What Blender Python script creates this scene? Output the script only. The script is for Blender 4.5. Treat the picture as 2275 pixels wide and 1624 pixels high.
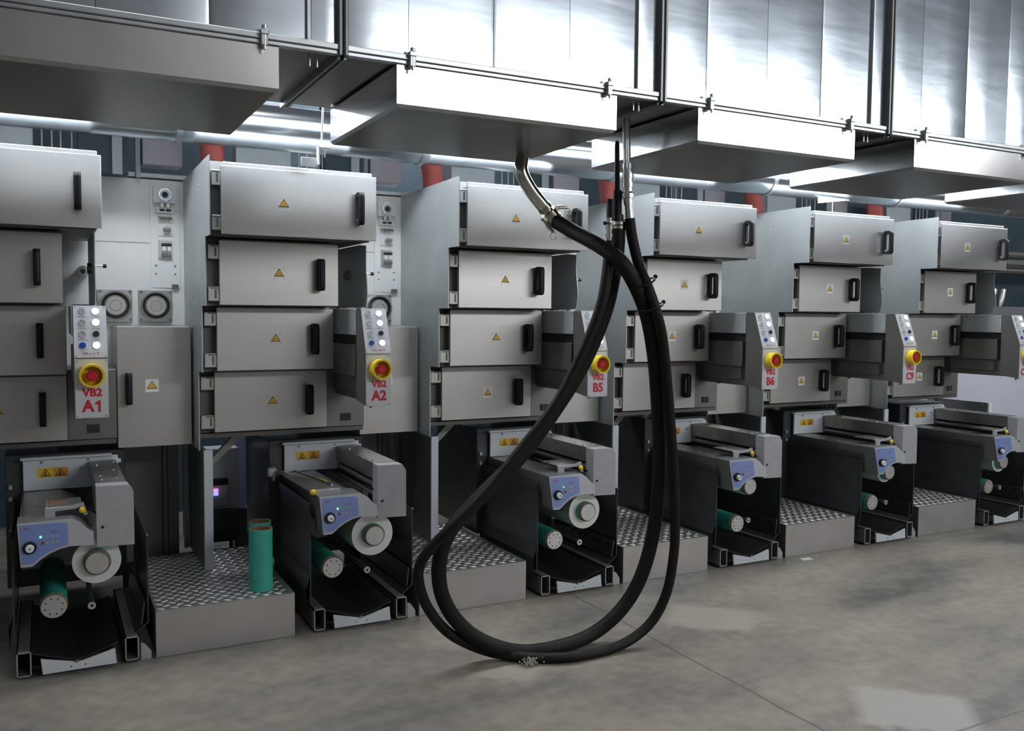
import bpy, bmesh, math, random
from mathutils import Vector, Matrix
random.seed(7)
sc = bpy.context.scene
for o in list(bpy.data.objects): bpy.data.objects.remove(o, do_unlink=True)
COL = sc.collection
PITCH = 1.2943

# ------------------------------------------------------------------ camera
def cam_basis(yaw, pitch, roll):
    fw = Vector((math.sin(yaw)*math.cos(pitch), math.cos(yaw)*math.cos(pitch), math.sin(pitch)))
    rt = Vector((math.cos(yaw), -math.sin(yaw), 0)); dn = fw.cross(rt)
    c, s = math.cos(roll), math.sin(roll)
    return c*rt + s*dn, -s*rt + c*dn, fw
rt, dn, fw = cam_basis(math.radians(27.5787), math.radians(-3.3692), math.radians(-0.5035))
cd = bpy.data.cameras.new('camera'); cam = bpy.data.objects.new('camera', cd); COL.objects.link(cam)
up, bk = -dn, -fw
cam.matrix_world = Matrix(((rt.x, up.x, bk.x, -0.10919), (rt.y, up.y, bk.y, -4.24496), (rt.z, up.z, bk.z, 1.6), (0, 0, 0, 1)))
cd.sensor_fit = 'HORIZONTAL'; cd.sensor_width = 36.0; cd.lens = 1987.236*36.0/2275.0
cd.clip_start = 0.05; cd.clip_end = 100
sc.camera = cam

# ------------------------------------------------------------------ world, lamps, exposure
w = bpy.data.worlds.new('hall'); sc.world = w; w.use_nodes = True
bgn = w.node_tree.nodes['Background']; bgn.inputs[0].default_value = (0.74, 0.78, 0.84, 1); bgn.inputs[1].default_value = 0.175
sc.view_settings.view_transform = 'Standard'; sc.view_settings.look = 'None'
sc.view_settings.gamma = 1.0; sc.view_settings.use_curve_mapping = False
sc.view_settings.exposure = 0.0

def area(name, loc, target, sx, sy, watts, col=(1, 1, 1)):
    l = bpy.data.lights.new(name, 'AREA'); l.shape = 'RECTANGLE'; l.size = sx; l.size_y = sy
    l.energy = watts; l.color = col
    o = bpy.data.objects.new(name, l); COL.objects.link(o); o.location = loc
    d = (Vector(target) - Vector(loc)).normalized()
    o.rotation_euler = d.to_track_quat('-Z', 'Y').to_euler()
    return o
# the hall's ceiling lamps on the far side of the aisle, behind the photographer
for x in (4.6, 7.0, 9.4, 11.8):
    area('hall_area_light', (x, -8.6, 4.28), (x-2.0, 0.0, 1.4), 2.3, 0.62, 92, (0.96, 0.98, 1.0))
for x, wt in ((1.0, 74), (6.0, 98)):
    area('hall_area_light', (x, -3.2, 8.0), (x, -1.2, 0.0), 2.4, 2.4, wt, (1.0, 0.94, 0.87))
area('hall_area_light', (6.4, -10.8, 7.5), (6.4, -13.9, 2.4), 6.0, 2.0, 300, (1.0, 0.98, 0.97))  # added light on the unseen wall, brightening its reflection in doors and hoods
area('back_aisle_lamp', (2.6, 2.6, 3.6), (2.2, 1.8, 0.0), 3.0, 0.4, 60, (0.95, 0.97, 1.0))

# ------------------------------------------------------------------ materials
MATS = {}
def mat(name, col, rough=0.5, metal=0.0, emit=0.0, noise=0.0, nscale=8.0, stretch=None, bump=0.0, bscale=60.0, rvar=0.0, spec=None, col2=None):
    if name in MATS: return MATS[name]
    m = bpy.data.materials.new(name); m.use_nodes = True; nt = m.node_tree; b = nt.nodes['Principled BSDF']
    b.inputs['Base Color'].default_value = (*col, 1); b.inputs['Roughness'].default_value = rough; b.inputs['Metallic'].default_value = metal
    if spec is not None: b.inputs['Specular IOR Level'].default_value = spec
    if emit > 0:
        b.inputs['Emission Color'].default_value = (*col, 1); b.inputs['Emission Strength'].default_value = emit
    if noise > 0 or bump > 0 or rvar > 0 or col2:
        tc = nt.nodes.new('ShaderNodeTexCoord'); mp = nt.nodes.new('ShaderNodeMapping'); nt.links.new(tc.outputs['Object'], mp.inputs['Vector'])
        if stretch: mp.inputs['Scale'].default_value = stretch
        nz = nt.nodes.new('ShaderNodeTexNoise'); nz.inputs['Scale'].default_value = nscale; nz.inputs['Detail'].default_value = 6
        nt.links.new(mp.outputs[0], nz.inputs['Vector'])
        if noise > 0 or col2:
            rp = nt.nodes.new('ShaderNodeValToRGB'); rp.color_ramp.elements[0].position = 0.3; rp.color_ramp.elements[1].position = 0.7
            lo = col2 if col2 else tuple(max(0, c*(1-noise)) for c in col); hi = col if col2 else tuple(min(1, c*(1+noise)) for c in col)
            rp.color_ramp.elements[0].color = (*lo, 1); rp.color_ramp.elements[1].color = (*hi, 1)
            nt.links.new(nz.outputs['Fac'], rp.inputs[0]); nt.links.new(rp.outputs[0], b.inputs['Base Color'])
        if rvar > 0:
            mr = nt.nodes.new('ShaderNodeMapRange'); mr.inputs[3].default_value = rough-rvar; mr.inputs[4].default_value = rough+rvar
            nt.links.new(nz.outputs['Fac'], mr.inputs[0]); nt.links.new(mr.outputs[0], b.inputs['Roughness'])
        if bump > 0:
            n2 = nt.nodes.new('ShaderNodeTexNoise'); n2.inputs['Scale'].default_value = bscale; n2.inputs['Detail'].default_value = 3
            nt.links.new(mp.outputs[0], n2.inputs['Vector'])
            bp = nt.nodes.new('ShaderNodeBump'); bp.inputs['Strength'].default_value = bump; bp.inputs['Distance'].default_value = 0.01
            nt.links.new(n2.outputs['Fac'], bp.inputs['Height']); nt.links.new(bp.outputs[0], b.inputs['Normal'])
    MATS[name] = m
    return m
steel = mat('brushed_steel', (0.56, 0.55, 0.535), 0.38, 0.85, noise=0.02, nscale=4, stretch=(1, 1, 12), rvar=0.03)
steel_dk = mat('dark_steel', (0.22, 0.213, 0.205), 0.42, 0.7, noise=0.04, nscale=6)
galv = mat('galvanised_plate', (0.50, 0.54, 0.55), 0.45, 0.45, noise=0.07, nscale=5, rvar=0.05)
ductm = mat('duct_sheet', (0.52, 0.58, 0.64), 0.20, 1.0, noise=0.05, nscale=2.5, stretch=(1, 1, 6), bump=0.05, bscale=2.0, rvar=0.04)
hoodm = mat('hood_sheet', (0.70, 0.70, 0.70), 0.20, 1.0, noise=0.05, nscale=3, bump=0.04, bscale=4.0, rvar=0.05)
flange = mat('duct_flange', (0.50, 0.53, 0.55), 0.35, 0.95, noise=0.1, nscale=14)
flange_dk = mat('dark_flange', (0.20, 0.21, 0.22), 0.4, 0.9, noise=0.1, nscale=14)
gap = mat('dark_gap', (0.018, 0.018, 0.02), 0.6)
chan = mat('hinge_channel', (0.14, 0.135, 0.13), 0.5, 0.5)
hinge_m = mat('hinge_metal', (0.52, 0.52, 0.50), 0.4, 0.6)
blackp = mat('black_painted_plate', (0.045, 0.047, 0.049), 0.33, noise=0.2, nscale=10)
blackg = mat('black_rubber', (0.014, 0.013, 0.014), 0.5, noise=0.25, nscale=30, bump=0.15, bscale=90)
plast = mat('black_plastic', (0.010, 0.011, 0.015), 0.5, spec=0.3)
hosem = mat('hose_rubber', (0.008, 0.0075, 0.007), 0.6, spec=0.25, noise=0.3, nscale=18, stretch=(1, 1, 1), bump=0.2, bscale=120)
white = mat('white_paint', (0.86, 0.87, 0.88), 0.45, noise=0.03, nscale=5)
panelw = mat('panel_lacquer', (0.60, 0.62, 0.66), 0.42)
wpanel = mat('machine_grey_white', (0.62, 0.66, 0.70), 0.45, noise=0.04, nscale=7)
casting = mat('silver_casting', (0.42, 0.42, 0.445), 0.5, 0.15, noise=0.05, nscale=25)
castd = mat('machined_steel', (0.30, 0.30, 0.295), 0.36, 0.8, noise=0.18, nscale=14, rvar=0.1)
deckm = mat('machined_deck', (0.40, 0.40, 0.385), 0.34, 0.85, noise=0.22, nscale=9, rvar=0.1)
skirt = mat('grey_skirt', (0.17, 0.175, 0.175), 0.45, 0.3, noise=0.08, nscale=9)
alum = mat('aluminium', (0.70, 0.71, 0.71), 0.36, 0.9, noise=0.06, nscale=40)
disc_m = mat('turned_disc', (0.74, 0.74, 0.73), 0.26, 0.55)
chrome = mat('chrome', (0.75, 0.74, 0.70), 0.14, 1.0)
brass = mat('nickel_brass', (0.48, 0.45, 0.39), 0.16, 1.0)
film = mat('film_roll', (0.78, 0.80, 0.78), 0.35, 0.35, noise=0.04, nscale=60)
green = mat('green_board', (0.045, 0.39, 0.305), 0.62, noise=0.14, nscale=20, stretch=(1, 1, 0.35))
kraft = mat('kraft_board', (0.20, 0.11, 0.065), 0.75, noise=0.2, nscale=40)
yellow = mat('yellow_plastic', (0.86, 0.60, 0.02), 0.4)
ylab = mat('label_yellow', (0.80, 0.50, 0.03), 0.5)
orange = mat('label_orange', (0.62, 0.30, 0.035), 0.5)
red = mat('red_plastic', (0.62, 0.02, 0.045), 0.28)
redtext = mat('red_lettering', (0.58, 0.012, 0.035), 0.45)
pinktext = mat('faded_red_lettering', (0.50, 0.25, 0.27), 0.5)
ink = mat('black_ink', (0.025, 0.022, 0.015), 0.5)
greyink = mat('grey_ink', (0.36, 0.37, 0.40), 0.5)
blue = mat('blue_panel', (0.17, 0.245, 0.52), 0.42, noise=0.04, nscale=12)
bluebtn = mat('blue_button', (0.015, 0.05, 0.35), 0.3)
greybtn = mat('grey_button', (0.55, 0.56, 0.58), 0.3, 0.5)
litbtn = mat('lit_button', (0.82, 0.92, 1.0), 0.4, emit=2.6)
ledg = mat('green_led', (0.15, 1.0, 0.3), 0.4, emit=2.5)
ledr = mat('red_mark', (0.42, 0.03, 0.05), 0.4)
ledb = mat('blue_led', (0.1, 0.3, 1.0), 0.4, emit=2.5); ledp = mat('pink_led', (1.0, 0.15, 0.5), 0.4, emit=2.5)
tube_light = mat('fluorescent_tube', (0.93, 0.97, 1.0), 0.4, emit=32.0)
lamp_body = mat('lamp_enamel', (0.85, 0.86, 0.87), 0.4)
redhose = mat('red_flex_hose', (0.46, 0.11, 0.095), 0.55, noise=0.12, nscale=20)
bluegrey = mat('blue_grey_panel', (0.42, 0.48, 0.53), 0.5, 0.2, noise=0.04, nscale=4)
dkblue = mat('dark_blue_wall', (0.045, 0.075, 0.10), 0.6, noise=0.15, nscale=3)
lilac = mat('lilac_panel', (0.46, 0.47, 0.54), 0.5, noise=0.03, nscale=3)
platm = mat('platform_sheet', (0.54, 0.525, 0.51), 0.36, 0.75, noise=0.06, nscale=6, rvar=0.06)
treadm = mat('tread_plate', (0.36, 0.355, 0.345), 0.38, 0.8, noise=0.15, nscale=5, rvar=0.05)
bumpm = mat('pale_tread', (0.80, 0.80, 0.78), 0.34, 0.55, noise=0.08, nscale=30)  # tread bumps, paler and less metallic than the plate
dust = mat('dust_fluff', (0.42, 0.39, 0.34), 0.95)
paper = mat('paper_scrap', (0.75, 0.74, 0.72), 0.8)

# ------------------------------------------------------------------ mesh builder
class MB:
    def __init__(s): s.v = []; s.f = []; s.m = []; s.s = []; s.ms = []
    def mi(s, m):
        if m not in s.ms: s.ms.append(m)
        return s.ms.index(m)
    def add(s, vs, fs, m, smooth=False):
        b = len(s.v); k = s.mi(m); s.v += [tuple(p) for p in vs]
        for i, f in enumerate(fs):
            s.f.append([b+j for j in f]); s.m.append(k); s.s.append(smooth if not isinstance(smooth, list) else smooth[i])
        return s
    def box(s, x0, x1, y0, y1, z0, z1, m, bev=0.0):
        if bev <= 0:
            vs = [(x, y, z) for x in (x0, x1) for y in (y0, y1) for z in (z0, z1)]
            fs = [(0, 1, 3, 2), (4, 6, 7, 5), (0, 4, 5, 1), (2, 3, 7, 6), (0, 2, 6, 4), (1, 5, 7, 3)]
            return s.add(vs, fs, m)
        bm = bmesh.new(); r = bmesh.ops.create_cube(bm, size=1)
        for v in bm.verts: v.co = Vector(((x0+x1)/2+v.co.x*(x1-x0), (y0+y1)/2+v.co.y*(y1-y0), (z0+z1)/2+v.co.z*(z1-z0)))
        bmesh.ops.bevel(bm, geom=list(bm.edges), offset=bev, segments=1, profile=0.5, affect='EDGES')
        bm.verts.index_update(); s.add([v.co for v in bm.verts], [[v.index for v in f.verts] for f in bm.faces], m); bm.free(); return s
    def prism(s, poly, axis, a, b, m):
        n = len(poly)
        def P(p, t): return (t, p[0], p[1]) if axis == 0 else ((p[0], t, p[1]) if axis == 1 else (p[0], p[1], t))
        vs = [P(p, a) for p in poly] + [P(p, b) for p in poly]
        fs = [list(range(n))[::-1], list(range(n, 2*n))] + [(i, (i+1) % n, n+(i+1) % n, n+i) for i in range(n)]
        return s.add(vs, fs, m)
    def cyl(s, p0, p1, r, m, n=20, r1=None, caps=True, mcap=None):
        p0 = Vector(p0); p1 = Vector(p1); d = (p1-p0).normalized(); r1 = r if r1 is None else r1
        a = d.orthogonal().normalized(); b = d.cross(a)
        vs = [p0+(a*math.cos(t)+b*math.sin(t))*r for t in [2*math.pi*i/n for i in range(n)]] + [p1+(a*math.cos(t)+b*math.sin(t))*r1 for t in [2*math.pi*i/n for i in range(n)]]
        s.add(vs, [(i, (i+1) % n, n+(i+1) % n, n+i) for i in range(n)], m, True)
        if caps: s.add(vs, [list(range(n))[::-1], list(range(n, 2*n))], mcap or m)
        return s
    def ring(s, p0, p1, ro, ri, m, n=24, mface=None):
        p0 = Vector(p0); p1 = Vector(p1); d = (p1-p0).normalized(); a = d.orthogonal().normalized(); b = d.cross(a)
        def c(p, r): return [p+(a*math.cos(2*math.pi*i/n)+b*math.sin(2*math.pi*i/n))*r for i in range(n)]
        vs = c(p0, ro)+c(p1, ro)+c(p1, ri)+c(p0, ri)
        for q in range(4):
            e = (q+1) % 4
            s.add([vs[q*n+i] for i in range(n)]+[vs[e*n+i] for i in range(n)], [(i, (i+1) % n, n+(i+1) % n, n+i) for i in range(n)], (mface or m) if q in (1, 3) else m, q in (0, 2))
        return s
    def tube(s, path, r, m, n=12, caps=True):
        path = [Vector(p) for p in path]; N = len(path); rr = r if isinstance(r, (list, tuple)) else [r]*N
        tans = [(path[min(i+1, N-1)]-path[max(i-1, 0)]).normalized() for i in range(N)]
        a = tans[0].orthogonal().normalized(); vs = []
        for i in range(N):
            a = (a-tans[i]*a.dot(tans[i])).normalized(); b = tans[i].cross(a)
            vs += [path[i]+(a*math.cos(2*math.pi*k/n)+b*math.sin(2*math.pi*k/n))*rr[i] for k in range(n)]
        s.add(vs, [(i*n+k, i*n+(k+1) % n, (i+1)*n+(k+1) % n, (i+1)*n+k) for i in range(N-1) for k in range(n)], m, True)
        if caps: s.add(vs, [list(range(n))[::-1], list(range((N-1)*n, N*n))], m)
        return s
    def ball(s, c, r, m, n=10, sc_=(1, 1, 1)):
        vs = []; fs = []; c = Vector(c)
        for i in range(n+1):
            th = math.pi*i/n
            for k in range(2*n): ph = math.pi*k/n; vs.append(c+Vector((math.sin(th)*math.cos(ph)*sc_[0], math.sin(th)*math.sin(ph)*sc_[1], math.cos(th)*sc_[2]))*r)
        for i in range(n):
            for k in range(2*n): fs.append((i*2*n+k, (i+1)*2*n+k, (i+1)*2*n+(k+1) % (2*n), i*2*n+(k+1) % (2*n)))
        return s.add(vs, fs, m, True)
    def build(s, name, parent=None, origin=None):
        off = Vector((0, 0, 0))
        if parent is not None: off = Vector(parent['_org'])
        elif origin is not None: off = Vector(origin)
        me = bpy.data.meshes.new(name); me.from_pydata([tuple(Vector(p)-off) for p in s.v], [], s.f)
        for m in s.ms: me.materials.append(m)
        me.polygons.foreach_set('material_index', s.m); me.polygons.foreach_set('use_smooth', s.s)
        bm = bmesh.new(); bm.from_mesh(me); bmesh.ops.recalc_face_normals(bm, faces=bm.faces); bm.to_mesh(me); bm.free()
        me.update()
        o = bpy.data.objects.new(name, me); COL.objects.link(o)
        if parent is not None: o.parent = parent; o['_org'] = parent['_org']
        else:
            o.location = off; o['_org'] = tuple(off)
        return o
def smooth_path(pts, sub=6):
    P = [Vector(p) for p in pts]; out = []
    for i in range(len(P)-1):
        p0 = P[max(i-1, 0)]; p1 = P[i]; p2 = P[i+1]; p3 = P[min(i+2, len(P)-1)]
        for k in range(sub):
            t = k/sub; out.append(0.5*((2*p1)+(p2-p0)*t+(2*p0-5*p1+4*p2-p3)*t*t+(3*p1-p0-3*p2+p3)*t**3))
    out.append(P[-1]); return out
def tag(o, label, cat, group=None, kind=None):
    o['label'] = label; o['category'] = cat
    if group: o['group'] = group
    if kind: o['kind'] = kind
    return o
def thing(name, org, label=None, cat=None, group=None):
    o = bpy.data.objects.new(name, None); COL.objects.link(o); o.location = org; o['_org'] = tuple(org); o.empty_display_size = 0.05
    if label: tag(o, label, cat, group)
    return o
def struct(o): o['kind'] = 'structure'; return o
def copy_tree(o, dx, parent=None):
    c = o.copy(); COL.objects.link(c); c.parent = parent
    if parent is None: c.location = o.location + Vector((dx, 0, 0))
    for ch in list(o.children): copy_tree(ch, dx, c)
    return c
def text_mesh(txt, size, m, loc, tilt=0.0, thick=0.0008, name='lettering', parent=None, bold=0.0, sx=1.0):
    cu = bpy.data.curves.new('txt', 'FONT'); cu.body = txt; cu.size = size; cu.align_x = 'CENTER'; cu.align_y = 'CENTER'; cu.extrude = thick; cu.offset = bold; cu.resolution_u = 3
    t = bpy.data.objects.new('txt', cu); COL.objects.link(t)
    dg = bpy.context.evaluated_depsgraph_get(); me = bpy.data.meshes.new_from_object(t.evaluated_get(dg))
    bpy.data.objects.remove(t, do_unlink=True)
    off = Vector(parent['_org']) if parent is not None else Vector((0, 0, 0))
    M = Matrix.Translation(Vector(loc)-off) @ Matrix.Rotation(-tilt, 4, 'X') @ Matrix.Rotation(math.radians(90), 4, 'X') @ Matrix.Diagonal((sx, 1, 1, 1))
    me.transform(M); me.materials.clear(); me.materials.append(m)
    o = bpy.data.objects.new(name, me); COL.objects.link(o)
    if parent is not None: o.parent = parent; o['_org'] = parent['_org']
    return o
def warn_label(mb, x, y, z, s=0.031, clear=False):
    if not clear: mb.box(x-s, x+s, y-0.001, y, z-s*1.05, z+s*1.05, white)
    else:
        for dx in (-1, 1):
            for dz in (-1, 1): mb.cyl((x+dx*s*0.8, y, z+dz*s*0.85), (x+dx*s*0.8, y-0.0015, z+dz*s*0.85), s*0.09, castd, 8)
    t = s*0.84
    mb.prism([(x-t, z-t*0.62), (x+t, z-t*0.62), (x, z+t*0.95)], 1, y-0.0016, y-0.001, ink)
    t *= 0.80
    mb.prism([(x-t, z-t*0.60), (x+t, z-t*0.60), (x, z+t*0.93)], 1, y-0.0022, y-0.0016, ylab)
    for k in (-1, 0, 1): mb.box(x+k*s*0.16-s*0.035, x+k*s*0.16+s*0.035, y-0.0026, y-0.0022, z-s*0.30, z+s*0.02, orange)
    mb.box(x-s*0.32, x+s*0.32, y-0.0026, y-0.0022, z-s*0.42, z-s*0.36, orange)

# ------------------------------------------------------------------ floor and wall
fm = bpy.data.materials.new('concrete_floor'); fm.use_nodes = True; nt = fm.node_tree; B = nt.nodes['Principled BSDF']
def N(t, **k):
    n = nt.nodes.new(t)
    for a, v in k.items(): setattr(n, a, v)
    return n
L = nt.links.new
geo = N('ShaderNodeNewGeometry'); sep = N('ShaderNodeSeparateXYZ'); L(geo.outputs['Position'], sep.inputs[0])
n1 = N('ShaderNodeTexNoise'); n1.inputs['Scale'].default_value = 1.1; n1.inputs['Detail'].default_value = 8; n1.inputs['Roughness'].default_value = 0.62
mpn = N('ShaderNodeMapping'); mpn.inputs['Scale'].default_value = (0.7, 1.5, 1); L(geo.outputs['Position'], mpn.inputs[0]); L(mpn.outputs[0], n1.inputs['Vector'])
r1 = N('ShaderNodeValToRGB'); e = r1.color_ramp.elements; e[0].position = 0.36; e[0].color = (0.100, 0.105, 0.098, 1); e[1].position = 0.62; e[1].color = (0.30, 0.262, 0.222, 1)
x = e.new(0.47); x.color = (0.212, 0.195, 0.172, 1)
L(n1.outputs['Fac'], r1.inputs[0])
n2 = N('ShaderNodeTexNoise'); n2.inputs['Scale'].default_value = 14; n2.inputs['Detail'].default_value = 6; L(geo.outputs['Position'], n2.inputs['Vector'])
mx = N('ShaderNodeMixRGB', blend_type='MULTIPLY'); mx.inputs[0].default_value = 0.55; L(r1.outputs[0], mx.inputs[1])
r2 = N('ShaderNodeValToRGB'); r2.color_ramp.elements[0].position = 0.35; r2.color_ramp.elements[0].color = (0.6, 0.6, 0.6, 1); r2.color_ramp.elements[1].position = 0.65
L(n2.outputs['Fac'], r2.inputs[0]); L(r2.outputs[0], mx.inputs[2])
def math_(op, a, b=None):
    n = N('ShaderNodeMath', operation=op)
    for i, v in enumerate((a, b)):
        if v is None: continue
        if isinstance(v, (int, float)): n.inputs[i].default_value = v
        else: L(v, n.inputs[i])
    return n.outputs[0]
nwx = math_('MULTIPLY', math_('SUBTRACT', n2.outputs['Fac'], 0.5), 0.10)
X = math_('ADD', sep.outputs['X'], nwx); Y = math_('ADD', sep.outputs['Y'], nwx)
def rot(cx, cy, ang):
    c, s = math.cos(ang), math.sin(ang); dx = math_('SUBTRACT', X, cx); dy = math_('SUBTRACT', Y, cy)
    return math_('ADD', math_('MULTIPLY', dx, c), math_('MULTIPLY', dy, s)), math_('SUBTRACT', math_('MULTIPLY', dy, c), math_('MULTIPLY', dx, s))
def patch(cx, cy, ang, hx, hy, soft=0.03):
    u, v = rot(cx, cy, ang)
    def edge(q, h):
        m = N('ShaderNodeMapRange'); m.inputs[1].default_value = h+soft; m.inputs[2].default_value = h-soft; L(math_('ABSOLUTE', q), m.inputs[0]); return m.outputs[0]
    return math_('MULTIPLY', edge(u, hx), edge(v, hy))
cur = mx.outputs[0]
def blend(fac, amt, col):
    global cur
    m = N('ShaderNodeMixRGB'); L(math_('MULTIPLY', fac, amt), m.inputs[0]); L(cur, m.inputs[1]); m.inputs[2].default_value = (*col, 1); cur = m.outputs[0]
blend(patch(2.98, -0.62, -0.75, 0.22, 0.17), 0.75, (0.33, 0.298, 0.26))
blend(patch(3.0, -1.86, -0.75, 0.22, 0.19), 0.85, (0.36, 0.345, 0.32))
blend(patch(1.72, -0.76, -0.75, 0.13, 0.12), 0.75, (0.34, 0.312, 0.275))
def line(q, wdt):
    m = N('ShaderNodeMapRange'); m.inputs[1].default_value = wdt; m.inputs[2].default_value = wdt*0.4; L(math_('ABSOLUTE', q), m.inputs[0]); return m.outputs[0]
n3 = N('ShaderNodeTexNoise'); n3.inputs['Scale'].default_value = 3.0; n3.inputs['Detail'].default_value = 4; L(geo.outputs['Position'], n3.inputs['Vector'])
wob = math_('MULTIPLY', math_('SUBTRACT', n3.outputs['Fac'], 0.5), 0.03)
blend(line(math_('ADD', math_('SUBTRACT', sep.outputs['X'], 2.525), wob), 0.009), 0.8, (0.085, 0.07, 0.06))
blend(line(math_('ADD', math_('ADD', sep.outputs['Y'], 2.06), wob), 0.008), 0.7, (0.085, 0.07, 0.06))
u3, v3 = rot(3.29, -0.76, 0.5)
L(cur, B.inputs['Base Color'])
rr = N('ShaderNodeMapRange'); rr.inputs[3].default_value = 0.36; rr.inputs[4].default_value = 0.62; L(n1.outputs['Fac'], rr.inputs[0]); L(rr.outputs[0], B.inputs['Roughness'])
bp = N('ShaderNodeBump'); bp.inputs['Strength'].default_value = 0.08; bp.inputs['Distance'].default_value = 0.01; L(n2.outputs['Fac'], bp.inputs['Height']); L(bp.outputs[0], B.inputs['Normal'])
B.inputs['Specular IOR Level'].default_value = 0.35
struct(MB().box(-8, 18, -14, 4, -0.05, 0, fm).build('floor'))
struct(MB().box(-8, 18, 3.2, 3.3, 0, 5.5, dkblue).build('wall_back'))
struct(MB().box(-8, 18, -14.1, -14.0, 0, 9.0, mat('hall_wall_paint', (0.50, 0.50, 0.50), 0.7, noise=0.05, nscale=1.0)).build('wall_front'))

# ------------------------------------------------------------------ drying tower
TIERS = [  # x0, x1, z0, z1, front y of the door, handle x, label x, label z
    (-0.646, 0.129, 1.965, 2.291, 0.222, 0.030, -0.347, 2.126),
    (-0.634, -0.031, 1.626, 1.947, 0.361, -0.136, -0.340, 1.790),
    (-0.628, -0.020, 1.289, 1.614, 0.492, -0.131, -0.330, 1.455),
    (-0.621, -0.019, 0.956, 1.275, 0.627, -0.126, -0.318, 1.114)]
UNITS = ['A1', 'A2', 'B5', 'B6', 'C9', 'C10']
WHERE = ['first unit at the left edge of the picture', 'second unit, beside the A2 panel', 'third unit, behind the hanging black hoses', 'fourth unit, beside the B6 panel', 'fifth unit, beside the C9 panel', 'sixth and farthest unit at the right']
CLEAR = {0: (1, 2, 3), 1: (1, 2, 3), 2: (1, 2)}

def loop_handle(mb, x, y, zc, hw=0.0145):
    def rr(y0, y1, hz, rad):
        out = []
        for (cy, cz, a0) in ((y1-rad, hz-rad, 0), (y0+rad, hz-rad, 90), (y0+rad, -hz+rad, 180), (y1-rad, -hz+rad, 270)):
            for q in range(6):
                a = math.radians(a0+q*18); out.append((cy+math.cos(a)*rad, zc+cz+math.sin(a)*rad))
        return out
    o_ = rr(y-0.072, y-0.001, 0.082, 0.024); i_ = rr(y-0.054, y-0.013, 0.062, 0.016); n = len(o_)
    vs = [(x-hw, *p) for p in o_]+[(x+hw, *p) for p in o_]+[(x-hw, *p) for p in i_]+[(x+hw, *p) for p in i_]
    fs = []; sm = []
    for k in range(n):
        j = (k+1) % n
        fs += [(k, j, n+j, n+k), (2*n+k, 3*n+k, 3*n+j, 2*n+j), (k, 2*n+k, 2*n+j, j), (n+k, n+j, 3*n+j, 3*n+k)]; sm += [True, True, False, False]
    mb.add(vs, fs, plast, sm)

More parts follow.
